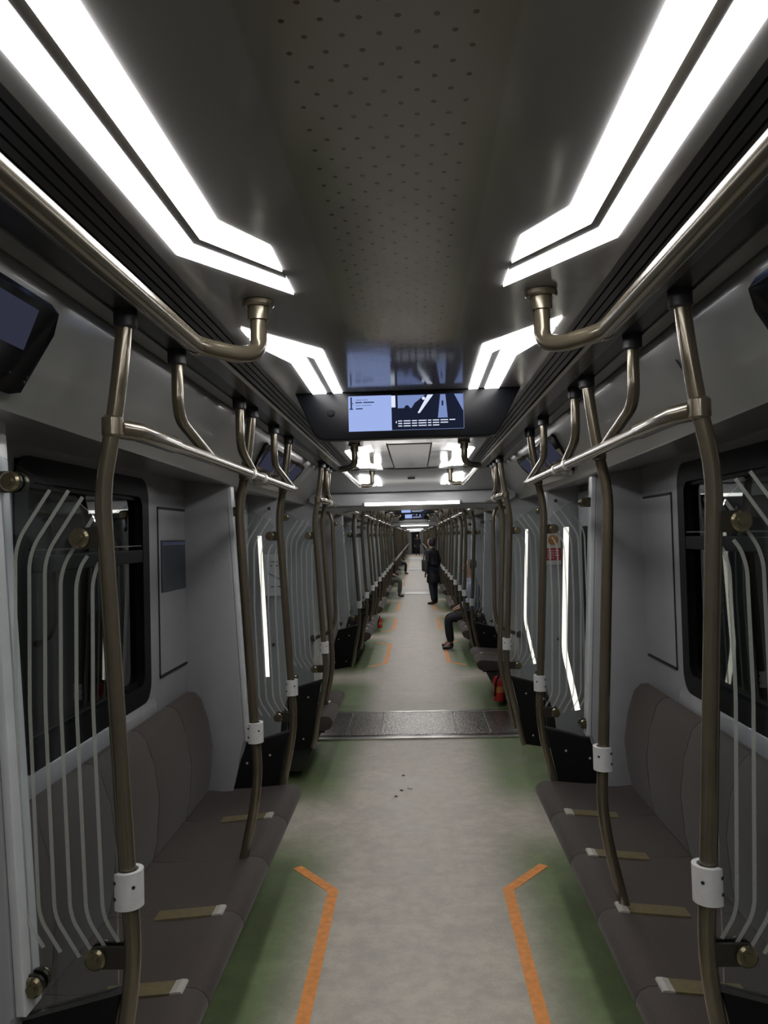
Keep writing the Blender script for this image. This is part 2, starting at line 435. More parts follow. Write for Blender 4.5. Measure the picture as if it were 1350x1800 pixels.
r = make_hatch(-1, 3.66, 4.07, True); r['label'] = 'grey wall hatch left of the near bench, with a dark square display set in it'
r['group'] = 'wall hatches beside the near windows'
r = make_hatch(1, 3.62, 4.04, False); r['label'] = 'plain grey wall hatch with thin dark joints on the right wall past the window'
r['group'] = 'wall hatches beside the near windows'

# door pillars (trim) standing out from the wall at each partition
TN = [10]
def make_pillar(s):
    TN[0] += 1
    root = thing('trim_%d' % TN[0], '', 'x'); del root['label']; del root['category']; struct(root)
    bm = bmesh.new()
    prism(bm, [(s*1.185, 0), (s*1.185, 2.03), (s*.955, 2.012), (s*.885, .68), (s*.955, .42), (s*.985, 0)], 'y', -.045, .045, 0, .006)
    new_obj('pillar_face', bm, 'pillar', root, True, 30)
    bm = bmesh.new()
    prism(bm, [(s*.954, 2.012), (s*.932, 2.010), (s*.862, .68), (s*.884, .68)], 'y', -.04, .04, 0, .004)
    new_obj('pillar_edge', bm, 'edge', root, True, 30)
    return root
PART = []      # y of every partition
for b in BENCH: PART += [b-.02, b+BL-.02+.02]
for c in cars: PART += [c+1.19, c+PER-1.05-1.19]
PART = sorted({round(p, 3) for p in PART if p > 1.5})
# make the three near ones sit exactly where measured
for s in (-1, 1):
    key = 'pil%d' % s
    for y in PART:
        if key not in PROTO:
            r = make_pillar(s); index_kids(r); PROTO[key] = r; r.location = (0, y, 0)
        else:
            TN[0] += 1; r = dup(PROTO[key], (0, y, 0)); r.name = 'trim_%d' % TN[0]

# sliding doors
DN = [0]
def make_door(s):
    DN[0] += 1
    root = thing('door_%d' % DN[0], '', 'x'); del root['label']; del root['category']; struct(root)
    for k, (a, b) in enumerate(((-.66, -.006), (.006, .66))):
        bm = bmesh.new(); box(bm, s*1.145, s*1.172, a, b, .01, 1.98, 0, .004); lf = new_obj('door_leaf', bm, 'pillar', root)
        bm = bmesh.new(); prism(bm, rrect(a+.10, b-.10, .95, 1.75, .06), 'x', s*1.140, s*1.146); new_obj('door_window', bm, 'frame', lf)
    bm = bmesh.new(); box(bm, s*1.143, s*1.17, -.006, .006, .01, 1.98); new_obj('door_seal', bm, 'hole', root)
    return root
for s in (-1, 1):
    key = 'door%d' % s
    for y in DOORS:
        if key not in PROTO:
            r = make_door(s); index_kids(r); PROTO[key] = r; r.location = (0, y, 0)
        else:
            DN[0] += 1; r = dup(PROTO[key], (0, y, 0)); r.name = 'door_%d' % DN[0]

# ------------------------------------------------------------ gangways
def make_portal():
    bm = bmesh.new()
    # opening with rounded upper corners
    r = .2; hw = .86; zt = 1.966; inn = [(-hw-.02, -.0)]
    inn.append((-hw, zt-r))
    for k in range(1, 9):
        a = math.radians(180-90*k/8); inn.append((-hw+r+r*math.cos(a), zt-r+r*math.sin(a)))
    inn += [(-x, z) for x, z in inn[::-1]]
    # matching outer outline
    out = []
    for (x, z) in inn:
        if z <= .001: out.append((math.copysign(1.27, x), 0))
        else: out.append((max(-1.27, min(1.27, x*1.6)), 2.27 if z > zt-.12 else z+.15))
    out[0] = (-1.27, 0); out[-1] = (1.27, 0)
    pts = inn+out[::-1]
    def ring(y0, y1, mi=0):
        n = len(inn)
        A = [[bm.verts.new((x, y, z)) for x, z in q] for q in (inn, out) for y in (y0, y1)]
        ia, ib, oa, ob = A
        for i in range(n-1):
            for q in ((ia[i], ia[i+1], ib[i+1], ib[i]), (oa[i+1], oa[i], ob[i], ob[i+1]), (ia[i+1], ia[i], oa[i], oa[i+1]), (ib[i], ib[i+1], ob[i+1], ob[i])):
                f = bm.faces.new(q); f.material_index = mi
    ring(0, .12); ring(.12, .93, 0); ring(.93, 1.05)
    # raised lintel beam above the opening on both faces
    for a, b in ((-.05, .01), (1.04, 1.10)):
        prism(bm, [(-.80, 1.976), (-.88, 2.02), (-.88, 2.08), (.88, 2.08), (.88, 2.02), (.80, 1.976)], 'y', a, b, 0, .012, 3)
    return bm
def add_portal(y, n):
    if 'portal' not in PROTO:
        o = new_obj('wall_gangway', make_portal(), 'ramp', None, True, 35); PROTO['portal'] = o
    else:
        o = PROTO['portal'].copy(); COL.objects.link(o)
    struct(o); o.location = (0, y, 0)
    # sloping ceiling panel running down to the lintel, on the near and far side
    for sg, y0 in ((-1, y), (1, y+1.05)):
        bm = bmesh.new()
        pr = [(y0, 2.085), (y0+sg*.06, 2.095), (y0+sg*.25, 2.165), (y0+sg*.48, ZC+.002), (y0+sg*.5, ZC+.012), (y0, ZC+.03)]
        prism(bm, pr, 'x', -.70, .70, 0)
        box(bm, -.70, .70, min(y0+sg*.475, y0+sg*.49), max(y0+sg*.475, y0+sg*.49), ZC-.008, ZC+.01, 1)
        if n < 1:
            for (dy, dz) in ((.30, 2.184),):
                box(bm, -.03, .03, y0+sg*dy-.012, y0+sg*dy+.012, dz-.008, dz+.01, 2)
        tr = new_obj('trim_%d' % (60+2*n+(sg > 0)), bm, ['ramp', 'alu', 'hole'], None, True, 30); struct(tr)
GW = [G0+PER*k for k in range(0, 4)]
for n, y in enumerate(GW): add_portal(y, n)
# gangway floor plates
def make_plates():
    root = thing('gangway_bridge_plate', '', 'floor plate', group='metal bridge plates between the cars')
    bm = bmesh.new(); xs = [-.86, -.62, -.33, .33, .62, .86]
    for i in range(5): box(bm, xs[i]+.003, xs[i+1]-.003, .09, .93, .0, .012, 0, .002)
    new_obj('tread', bm, 'tread', root)
    for a, b, q in ((-.04, .02, 0), (.05, .08, 1), (.94, 1.00, 0)):
        bm = bmesh.new(); box(bm, -.86, .86, a, b, .0, .014 if not q else .010, 0, .003); new_obj('edge_strip', bm, 'steel' if not q else 'alu', root)
    bm = bmesh.new(); box(bm, -.86, .86, .02, .05, .0, .004); box(bm, -.86, .86, .08, .09, 0, .004); new_obj('joint', bm, 'hole', root)
    return root
for n, y in enumerate(GW):
    place('plates', make_plates, y, ['broad patterned metal bridge plate across the floor of the nearest gangway',
        'thin bright plate line across the floor at the second gangway', 'faint plate line across the floor at the third gangway',
        'farthest plate line across the floor of the corridor'][n])
# lit bar over each gangway
def make_bar():
    root = thing('portal_light_bar', '', 'lamp', group='light bars over the gangways')
    bm = bmesh.new(); tube(bm, fillet([(-.40, -.075, 1.987), (.40, -.075, 1.987)], .01), .0135, 14); new_obj('tube', bm, 'bar', root, True)
    bm = bmesh.new(); box(bm, -.42, .42, -.066, -.045, 1.976, 2.001, 0, .003); new_obj('holder', bm, 'alu', root)
    return root
for n, y in enumerate(GW):
    place('bar', make_bar, y, ['long white light bar on the beam over the nearest gangway', 'second light bar down the corridor, small, over the second gangway',
        'third light bar down the corridor, tiny', 'farthest light bar down the corridor, tiny'][n])

# ------------------------------------------------------------ ceiling lights
def strip_poly(out, inn): return out+inn[::-1]
def make_door_light(s, y0, y1, name='ceiling_light'):
    """long pair of strips that bend towards the middle at both ends; y0,y1 = tips"""
    c = (y0+y1)/2; root = thing(name, '', 'ceiling lamp', (0, c, 0), 'ceiling light strips')
    h = (y1-y0)/2
    def half(pts): return [(x, h+dy) for x, dy in pts]
    def poly(o, i):
        o = half(o); i = half(i)
        O = [(x, -y) for x, y in o][::-1]+o; I = [(x, -y) for x, y in i][::-1]+i
        return [(s*x, y) for x, y in strip_poly(O, I)]
    outer = poly([(.402, -.265), (.226, 0)], [(.358, -.309), (.226, -.098)])
    inner = poly([(.339, -.335), (.226, -.150)], [(.292, -.398), (.226, -.275)])
    for nm, P in (('outer_diffuser', outer), ('inner_diffuser', inner)):
        bm = bmesh.new(); prism(bm, P, 'z', ZC-.004, ZC+.004); new_obj(nm, bm, 'lamp', root)
    bm = bmesh.new()
    gap = poly([(.358, -.309), (.226, -.098)], [(.339, -.335), (.226, -.150)]); prism(bm, gap, 'z', ZC-.0025, ZC+.002); new_obj('divider', bm, 'alu', root)
    return root
def make_bench_light(s, y0, flip=1):
    """short pair of strips: y0 = the outer tip, runs away from it (flip=-1 runs towards the camera)"""
    root = thing('ceiling_light', '', 'ceiling lamp', (0, y0, 0), 'ceiling light strips')
    A = [[(.40, .076), (.260, .350), (.264, .93), (.232, .93), (.226, .27), (.40, 0)],
         [(.40, .165), (.336, .40), (.340, .93), (.290, .93), (.286, .350), (.40, .106)]]
    for nm, P in zip(('inner_diffuser', 'outer_diffuser'), A):
        bm = bmesh.new(); prism(bm, [(s*x, flip*y) for x, y in P], 'z', ZC-.004, ZC+.004); new_obj(nm, bm, 'lamp', root)
    return root
WHICH = {-1: 'left', 1: 'right'}
def far_label(y): return 'past the first gangway' if y < 23 else 'far down the corridor'
for s in (-1, 1):
    sd = WHICH[s]
    # camera's own car
    place('dlx%d' % s, lambda: make_door_light(s, -.30, 1.70), .70, 'large bent pair of light strips at the top %s, nearest the camera' % sd)
    r = make_door_light(s, .46, 1.70); r['label'] = 'pair of light strips behind the viewpoint on the %s' % sd; index_kids(r); PROTO['dl%d' % s] = r; r.location.y = -2.7
    r = make_bench_light(s, 1.97); r['label'] = 'short bent pair of light strips beside the near screen, on its %s' % sd; index_kids(r); PROTO['bl%d' % s] = r
    r = make_bench_light(s, 3.97, -1); r['label'] = 'pair of light strips hidden behind the near screen on the %s' % sd; index_kids(r); PROTO['blf%d' % s] = r
    r = make_door_light(s, 4.67, 6.28); r['label'] = 'bent pair of light strips beyond the near screen, %s of the ceiling hatches' % sd
    index_kids(r); PROTO['el%d' % s] = r
    for c in cars[1:]:
        where = far_label(c+.1)
        lab = 'bent light strips on the %s of the ceiling %s' % (sd, where)
        dup(PROTO['el%d' % s], (0, c+1.38, 0), lab); dup(PROTO['el%d' % s], (0, c+15.2-1.38, 0), lab)
        for j in (1, 2): dup(PROTO['dl%d' % s], (0, c+1.92+3.78*j, 0), lab)
        for j in range(3):
            b = c+2.65+3.78*j
            dup(PROTO['bl%d' % s], (0, b+.16, 0), lab); dup(PROTO['blf%d' % s], (0, b+2.16, 0), lab)
# small chevrons on the sloping panel before the first gangway
for s in (-1, 1):
    root = thing('ceiling_light', 'small pair of light strips on the sloping panel above the near gangway, %s one' % WHICH[s], 'ceiling lamp', (0, 6.52, 2.19), 'ceiling light strips')
    for nm, P in (('inner_diffuser', [(.42, -.10), (.27, -.06), (.245, .10), (.285, .10), (.305, -.015), (.42, -.055)]),
                  ('outer_diffuser', [(.42, -.04), (.32, .0), (.30, .10), (.355, .10), (.37, .04), (.42, .02)])):
        bm = bmesh.new(); prism(bm, [(s*x, y) for x, y in P], 'z', -.008, .008); o = new_obj(nm, bm, 'lamp', root)
        o.rotation_euler.x = -.31
    root.location.z = 2.172

# ------------------------------------------------------------ ceiling hatches beyond the near screen
for i, (xa, xb) in enumerate(((-.13, .13),)):
    root = thing('ceiling_hatch', 'rectangular hatch with bright joints in the ceiling beyond the near screen', 'hatch', (0, 5.4, ZC))
    bm = bmesh.new(); box(bm, -.125, .125, -.78, .84, -.004, .002, 0, .001); new_obj('cover', bm, 'alu', root)
    bm = bmesh.new()
    for x in (-.13, .13): box(bm, x-.003, x+.003, -.79, .85, -.006, .002)
    new_obj('joint', bm, 'hole', root)

# ------------------------------------------------------------ ceiling handrails
def make_rail(s, y0, y1):
    c = (y0+y1)/2; h = (y1-y0)/2
    root = thing('ceiling_handrail', '', 'handrail', (0, c, 0), 'ceiling handrails')
    P = [(s*.313, h, ZC-.005), (s*.313, h, 2.135), (s*.345, h-.05, 2.118), (s*.412, h-.145, 2.118)]
    Q = [(x, -y, z) for x, y, z in P][::-1]
    bm = bmesh.new(); tube(bm, fillet(P+Q, .045, 7), .0185, 18); new_obj('rail', bm, 'pole', root, True, 60)
    for q in (h, -h):
        bm = bmesh.new(); cyl(bm, (s*.313, q, ZC-.008), .036, 'z', .016, 24, 0, .004); cyl(bm, (s*.313, q, ZC-.03), .024, 'z', .03, 20)
        new_obj('flange', bm, 'pole', root, True, 40)
    for q in (h-.15, -h+.15):
        bm = bmesh.new(); tube(bm, [(s*.412, q-.012, 2.118), (s*.412, q+.012, 2.118)], .0198, 18); new_obj('coupling', bm, 'pole', root, True, 60)
    return root
for s in (-1, 1):
    sd = WHICH[s]
    place('dr%d' % s, lambda: make_rail(s, .41, 1.745), 1.08, 'large hanging handrail at the upper %s nearest the camera, bent end under the ceiling' % sd)
    r = make_rail(s, 4.54, 6.38); r['label'] = 'second hanging handrail on the %s, beyond the near screen' % sd; index_kids(r); PROTO['er%d' % s] = r
    for c in cars[1:]:
        lab = 'hanging handrail on the %s of the ceiling %s' % (sd, far_label(c+.1))
        dup(PROTO['er%d' % s], (0, c+1.38, 0), lab); dup(PROTO['er%d' % s], (0, c+15.2-1.38, 0), lab)
        for j in (1, 2): dup(PROTO['dr%d' % s], (0, c+1.92+3.78*j, 0), lab)

# ------------------------------------------------------------ grab poles
PROF = [(.628, 2.252), (.640, 2.13), (.660, 1.985), (.689, 1.845), (.682, 1.70), (.645, 1.0), (.632, .80), (.648, .66), (.696, .45)]
def make_pole(s, foot, clamp=True):
    root = thing('grab_pole', '', 'pole', group='grab poles')
    pts = [(s*x, 0, z) for x, z in PROF]
    pts += [(s*.716, 0, .33), (s*.738, 0, .245)] if foot else [(s*.702, 0, .425)]
    bm = bmesh.new(); tube(bm, fillet(pts, .07, 6), .0190, 18); new_obj('tube', bm, 'pole', root, True, 60)
    bm = bmesh.new(); cyl(bm, (s*.628, 0, 2.235), .027, 'z', .05, 20, 0, .004); new_obj('ceiling_socket', bm, 'dark', root, True, 40)
    bm = bmesh.new(); cyl(bm, (s*.662, 0, 1.985), .0245, 'z', .05, 20, 0, .006); new_obj('collar', bm, 'pole', root, True, 40)
    if not clamp: return root
    bm = bmesh.new(); ri, ro, z0, z1, n = .0235, .0345, .905, .985, 20; cx = s*.643
    V = []
    for k in range(n+1):
        a = math.radians(-128+256*k/n)+math.radians(-35*s)*0
        ca, sa = -s*math.cos(a), -math.sin(a)
        V.append([bm.verts.new((cx+r_*ca, r_*sa, z)) for r_, z in ((ri, z0), (ro, z0), (ro, z1), (ri, z1))])
    for k in range(n):
        for j in range(4): bm.faces.new((V[k][j], V[k][(j+1) % 4], V[k+1][(j+1) % 4], V[k+1][j]))
    bm.faces.new(V[0]); bm.faces.new(V[-1][::-1])
    ring = new_obj('clamp_ring', bm, 'white', root, True, 40); ring['label'] = 'white plastic clamp'
    bm = bmesh.new()
    for a, z in ((-.95, .965), (-.95, .93), (-2.25, .955)):
        x = math.cos(a); y = math.sin(a)
        if s > 0: x = -x
        c = Vector((cx-x*.0345*1, y*.0345, z)); c2 = Vector((cx-x*.0352, y*.0352, z))
        tube(bm, [Vector((cx-x*.030, y*.030, z)), c2], .0042, 10)
    new_obj('screw_hole', bm, 'hole', ring)
    return root
def pole_label(s, y, kind):
    sd = WHICH[s]
    if y < 2: return 'bent grab pole nearest the camera on the %s, with a white clamp low down' % sd
    if y < 3.6: return 'bent grab pole rising from the middle of the near %s bench' % sd
    if y < 4.5: return 'bent grab pole at the far end of the near %s bench' % sd
    if y < 5.8: return 'bent grab pole on the %s at the far side of the first doorway' % sd
    if y < 6.4: return 'grab pole on the %s just before the nearest gangway' % sd
    return 'grab pole in the long receding row on the %s beyond the first gangway' % sd
def poles():
    for s in (-1, 1):
        for y in PART: place('pf%d' % s, lambda: make_pole(s, True), y, pole_label(s, y, 0))
        for b in sorted(BENCH):
            y = b+(1.40 if s < 0 else .965)
            if b < 3: y = 3.20 if s < 0 else 2.765
            place('pm%d' % s, lambda: make_pole(s, False), y, pole_label(s, y, 1))
poles()
place('pn-1', lambda: make_pole(-1, False, False), 6.08, pole_label(-1, 6.08, 1)); place('pn1', lambda: make_pole(1, True, False), 6.08, pole_label(1, 6.08, 1))
# handrails on the gangway walls
def make_wall_rail(s):
    root = thing('wall_handrail', '', 'handrail', group='upright handrails at the gangways')
    P = [(s*.80, .08, 1.93), (s*.70, 0, 1.93), (s*.675, 0, 1.86), (s*.665, 0, 1.05), (s*.70, .0, .93), (s*.87, .08, .86)]
    bm = bmesh.new(); tube(bm, fillet(P, .06, 6), .016, 14); new_obj('rail', bm, 'pole', root, True, 60)
    bm = bmesh.new(); cyl(bm, (s*.872, .09, .86), .03, 'y', .02, 16, 0, .003); new_obj('flange', bm, 'pole', root, True, 40)
    return root
for s in (-1, 1):
    for n, y in enumerate(GW): place('wr%d' % s, lambda: make_wall_rail(s), y-.10, 'upright handrail by the %s jamb of the %s' % (WHICH[s], ['nearest gangway', 'second gangway', 'third gangway', 'farthest gangway'][n]))

# ------------------------------------------------------------ overhead bars with hangers
def make_bar_over(s, y0, short=False):
    root = thing('overhead_grab_bar', '', 'handrail', (0, 0, 0), 'overhead grab bars above the benches')
    z = 1.982; x = .628
    L = 2.52 if not short else 1.05
    P = [(s*.655, .0, z), (s*.632, .06, z), (s*x, .14, z), (s*x, L-.16, z), (s*(x-.008), L, z+.006)]
    pts = fillet(P, .05, 5); rs = []
    for p in pts: rs.append(.0235 if p.y < .36 else .0185)
    # widen near the first pole, taper at the tip
    pts2 = []; rs2 = []
    pts2 += [Vector(P[0]), Vector(P[1]), Vector(P[2]), Vector((s*x, .33, z)), Vector((s*x, .37, z)), Vector((s*x, L-.14, z)), Vector((s*(x-.006), L-.03, z+.004)), Vector((s*(x-.008), L, z+.006))]
    rs2 = [.0235, .0235, .0235, .0235, .0185, .0185, .013, .004]
    bm = bmesh.new(); tube(bm, pts2, rs2, 18); new_obj('bar', bm, 'pole', root, True, 50)
    H = ((.39, .73), (1.18, 1.42), (1.91, 2.44)) if not short else ((.30, .62),)
    for a, b in H:
        bm = bmesh.new(); P = [(s*.630, a, ZC), (s*.630, a, 2.065), (s*(x+.0), b, z+.004)]
        tube(bm, fillet(P, .06, 6), .0165, 16); new_obj('hanger', bm, 'pole', root, True, 60)
        bm = bmesh.new(); cyl(bm, (s*.630, a, 2.235), .026, 'z', .05, 18, 0, .004); new_obj('hanger_socket', bm, 'dark', root, True, 40)
    for q in ((1.36, 1.60) if not short else (.5,)):
        bm = bmesh.new(); tube(bm, [(s*x, q-.018, z), (s*x, q+.018, z)], .0215, 16); new_obj('coupling', bm, 'chrome', root, True, 60)
    return root
for s in (-1, 1):
    for b in sorted(BENCH):
        lab = 'long overhead grab bar with three hangers above the near %s bench' % WHICH[s] if b < 3 else 'overhead grab bar among those receding along the %s side of the ceiling' % WHICH[s]
        place('ob%d' % s, lambda: make_bar_over(s, 0), b-.01, lab)
    for k, y in enumerate([5.60]+[v for c in cars[1:] for v in (c+.1, c+14.0)]):
        place('os%d' % s, lambda: make_bar_over(s, 0, True), y, 'short overhead grab bar on the %s just before the nearest gangway' % WHICH[s] if k == 0 else 'short overhead grab bar at a car end on the %s, beyond the first gangway' % WHICH[s])

# ------------------------------------------------------------ glass partitions
def make_partition(s, strip=False, detail=True):
    root = thing('glass_partition', '', 'glass screen', group='glass partitions beside the doors')
    t = .004
    O = [(.935, 1.932), (.745, 1.815), (.712, 1.785), (.695, 1.74), (.668, 1.25), (.668, .72), (.880, .655), (.905, 1.2)]
    bm = bmesh.new(); prism(bm, [(s*x, z) for x, z in O], 'y', -t, t); gl = new_obj('glass_pane', bm, 'glass', root)
    # frosted stripes
    bm = bmesh.new()
    def stripe(cx0, zb, hb, lb, w=.0042):
        top = []; P = [(cx0-.078*hb, zb+.118*hb), (cx0-.012, zb+.02), (cx0, zb-.02), (cx0+.003, 1.35), (cx0-.012, .90), (cx0-.02, .87), (cx0-.02-.034*lb, .87-.055*lb)]
        Q = fillet([(p[0], 0, p[1]) for p in P], .03, 4); Q = [(q.x, q.z) for q in Q]
        A = []
        for i, q in enumerate(Q):
            a = Q[max(0, i-1)]; b = Q[min(len(Q)-1, i+1)]; d = Vector((b[0]-a[0], b[1]-a[1])).normalized()
            A.append(((q[0]-d.y*w, q[1]+d.x*w), (q[0]+d.y*w, q[1]-d.x*w)))
        for i in range(len(A)-1):
            vs = [bm.verts.new((s*p[0], yy, p[1])) for yy in (-t-.0015,) for p in (A[i][0], A[i][1], A[i+1][1], A[i+1][0])]
            bm.faces.new(vs)
    for (cx0, zb, hb, lb) in ((.900, 1.72, 1.05, 1), (.868, 1.70, 1.2, 1.2), (.832, 1.69, 1.15, 1.4), (.796, 1.66, 1.0, 1.5), (.760, 1.65, .35, 1.5), (.722, 1.65, .3, .8)):
        stripe(cx0-.01, zb, hb, lb)
    bmesh.ops.remove_doubles(bm, verts=bm.verts, dist=.0002)
    r_ = bmesh.ops.extrude_face_region(bm, geom=list(bm.faces)); 
    for v in [g for g in r_['geom'] if isinstance(g, bmesh.types.BMVert)]: v.co.y += .0012
    new_obj('frosted_stripes', bm, 'frost', gl)
    # black kick panel following the pole
    bm = bmesh.new(); prism(bm, [(s*x, z) for x, z in ((.660, .715), (.674, .66), (.716, .45), (.735, .25), (1.0, .21), (.965, .42), (.885, .655))], 'y', -.009, .009, 0, .003)
    lp = new_obj('kick_panel', bm, 'black', root, True, 30)
    bm = bmesh.new()
    for x, z in ((.76, .60), (.88, .56), (.80, .31), (.93, .30)): cyl(bm, (s*x, 0, z), .006, 'y', .024, 10)
    new_obj('screw', bm, 'chrome', lp)
    bm = bmesh.new(); prism(bm, [(s*x, z) for x, z in ((.655, .725), (.885, .663), (.885, .655), (.655, .715))], 'y', -.010, .010); new_obj('edge_trim', bm, 'alu', root)
    # brackets
    for (xa, xb, z, ps) in ((.688, .735, 1.732, 1), (.640, .712, .795, 1), (.925, .893, 1.865, 0), (.885, .855, .735, 0)):
        bm = bmesh.new(); lo, hi = min(xa, xb), max(xa, xb)
        for yy in (-.016, .007): prism(bm, [(s*x, zz) for x, zz in [(xa, z-.024), (xb, z-.024)]+[(xb+(1 if xb > xa else -1)*.024*math.sin(math.radians(a)), z-.024*math.cos(math.radians(a))) for a in (30, 60, 90, 120, 150)]+[(xb, z+.024), (xa, z+.024)]], 'y', yy, yy+.009)
        br = new_obj('bracket', bm, 'bracket', root)
        bm = bmesh.new(); cyl(bm, (s*xb, -.022, z), .0235, 'y', .014, 22, 0, .005); cyl(bm, (s*xb, .022, z), .0235, 'y', .014, 22, 0, .005); cyl(bm, (s*xb, -.031, z), .010, 'y', .006, 14)
        new_obj('knob', bm, 'knob', br, True, 40)
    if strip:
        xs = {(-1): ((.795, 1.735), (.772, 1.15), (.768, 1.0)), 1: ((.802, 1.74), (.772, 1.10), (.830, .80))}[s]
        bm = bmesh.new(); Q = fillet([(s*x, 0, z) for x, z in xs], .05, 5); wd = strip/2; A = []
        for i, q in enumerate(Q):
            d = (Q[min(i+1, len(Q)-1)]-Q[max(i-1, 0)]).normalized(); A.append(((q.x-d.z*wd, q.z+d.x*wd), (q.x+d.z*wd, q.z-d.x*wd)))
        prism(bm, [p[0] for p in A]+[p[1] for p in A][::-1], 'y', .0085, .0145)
        o = new_obj('reflection_strip', bm, 'strip', root); o['label'] = 'warm white bent reflection in the glass, drawn as a glowing strip'  # reflection in the glass built as a glowing strip
    return root
def part_label(s, y):
    sd = WHICH[s]
    if y < 2: return 'glass screen with pale curved stripes nearest the camera on the %s' % sd
    if y < 4.5: return 'glass screen over a black panel at the far end of the near %s bench' % sd
    if y < 5.8: return 'glass screen over a black panel on the %s past the first doorway' % sd
    return 'glass screen in the receding row on the %s beyond the first gangway' % sd
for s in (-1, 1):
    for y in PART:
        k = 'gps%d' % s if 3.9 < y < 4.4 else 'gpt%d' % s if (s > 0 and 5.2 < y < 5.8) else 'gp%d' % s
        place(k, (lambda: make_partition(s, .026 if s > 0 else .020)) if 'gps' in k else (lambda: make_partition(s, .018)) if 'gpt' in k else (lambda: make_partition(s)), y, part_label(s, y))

# ------------------------------------------------------------ benches
def make_bench(s, seats, pitch, inlays, seams_skip=()):
    root = thing('bench', '', 'bench', group='upholstered benches along the walls')
    L = seats*pitch
    for k in range(seats):
        y0, y1 = k*pitch, (k+1)*pitch
        # seat: profile in x,z extruded along y
        pr = [(.606, .385), (.598, .402), (.600, .420), (.612, .438), (.635, .450), (.668, .452), (.72, .446), (.85, .434), (1.0, .428), (1.09, .435), (1.10, .36), (.66, .345), (.622, .362)]
        bm = bmesh.new(); prism(bm, [(s*x, z) for x, z in pr], 'y', y0+.0004, y1-.0004, 0, .005, 3); new_obj('seat_cushion', bm, 'fabric', root, True, 50)
        # back
        pb = [(1.065, .440), (1.048, .52), (1.035, .68), (1.055, .82), (1.088, .925), (1.118, .955), (1.15, .958), (1.165, .93), (1.165, .44)]
        bm = bmesh.new()
        a, b = y0+.001, y1-.001
        if k in (0, seats-1):
            # rounded outer upper corner: stack of shortened slices
            n = 7; R = .13; end = a if k == 0 else b; sg = 1 if k == 0 else -1
            secs = []
            for i in range(n+1):
                t = i/n; ins = R*(1-math.sin(t*math.pi/2)); drop = R*(1-math.cos((1-t)*math.pi/2)) if False else R*(1-math.sqrt(max(0, 1-(1-t)**2)))
                # slice positioned at end+sg*t*R with its top lowered
                y = end+sg*(t*R)
                sink = .02*(1-t)**2
                secs.append((y, drop, sink))
            secs.append((b if k == 0 else a, 0, 0))
            rows = []
            for (y, drop, sink) in secs:
                row = []
                for x, z in pb:
                    zz = z
                    if z > .45: zz = .44+(z-.44)*(1-drop/.52)
                    xx = x+(sink if x < 1.13 else 0)
                    row.append(bm.verts.new((s*xx, y, zz)))
                rows.append(row)
            for i in range(len(rows)-1):
                for j in range(len(pb)): bm.faces.new((rows[i][j], rows[i][(j+1) % len(pb)], rows[i+1][(j+1) % len(pb)], rows[i+1][j]))
            bm.faces.new(rows[0]); bm.faces.new(rows[-1][::-1])
        else:
            prism(bm, [(s*x, z) for x, z in pb], 'y', a, b, 0, .005, 3)
        new_obj('back_cushion', bm, 'fabric', root, True, 50)
    for k in inlays:
        y = k*pitch
        bm = bmesh.new()
        prism(bm, [(s*x, z) for x, z in ((.700, .4535), (.90, .4365), (.90, .431), (.700, .444))], 'y', y-.034, y+.034, 0)
        il = new_obj('seat_inlay', bm, 'inlay', root)
        bm = bmesh.new()
        prism(bm, [(s*x, z) for x, z in ((.664, .4515), (.668, .4575), (.683, .4575), (.700, .4540), (.700, .444))], 'y', y-.034, y+.034, 0, .001)
        new_obj('inlay_cap', bm, 'chrome', il)
    bm = bmesh.new(); prism(bm, [(s*x, z) for x, z in ((.68, .35), (.82, .06), (1.17, .06), (1.17, .35))], 'y', .02, L-.02, 0, .004); new_obj('base', bm, 'base', root)
    bm = bmesh.new(); box(bm, s*.66, s*1.165, .005, L-.005, .335, .352); new_obj('seat_frame', bm, 'black', root)
    return root
for s in (-1, 1):
    for b in sorted(BENCH):
        lab = 'long brown upholstered bench nearest the camera on the %s' % WHICH[s] if b < 3 else 'brown bench in the row along the %s wall beyond the first gangway' % WHICH[s]
        if s > 0: inl = (1, 2, 3, 4)
        else: inl = (1, 2, 4)
        place('bench%d' % s, lambda: make_bench(s, 5, .4625, inl), b+.005, lab)
y0 = 5.66
place('eb-1', lambda: make_bench(-1, 2, .48, (1,)), y0, 'short two-seat bench just before the nearest gangway, its corner showing on the left')
place('eb1', lambda: make_bench(1, 2, .48, (1,)), 8.02, 'short two-seat bench just beyond the nearest gangway on the right')
for c in cars[1:]:
    place('eb-1', None, c+14.06, 'short two-seat bench at a far car end on the left')
    if c > 10: place('eb1', None, c+.17, 'short two-seat bench at a far car end on the right')

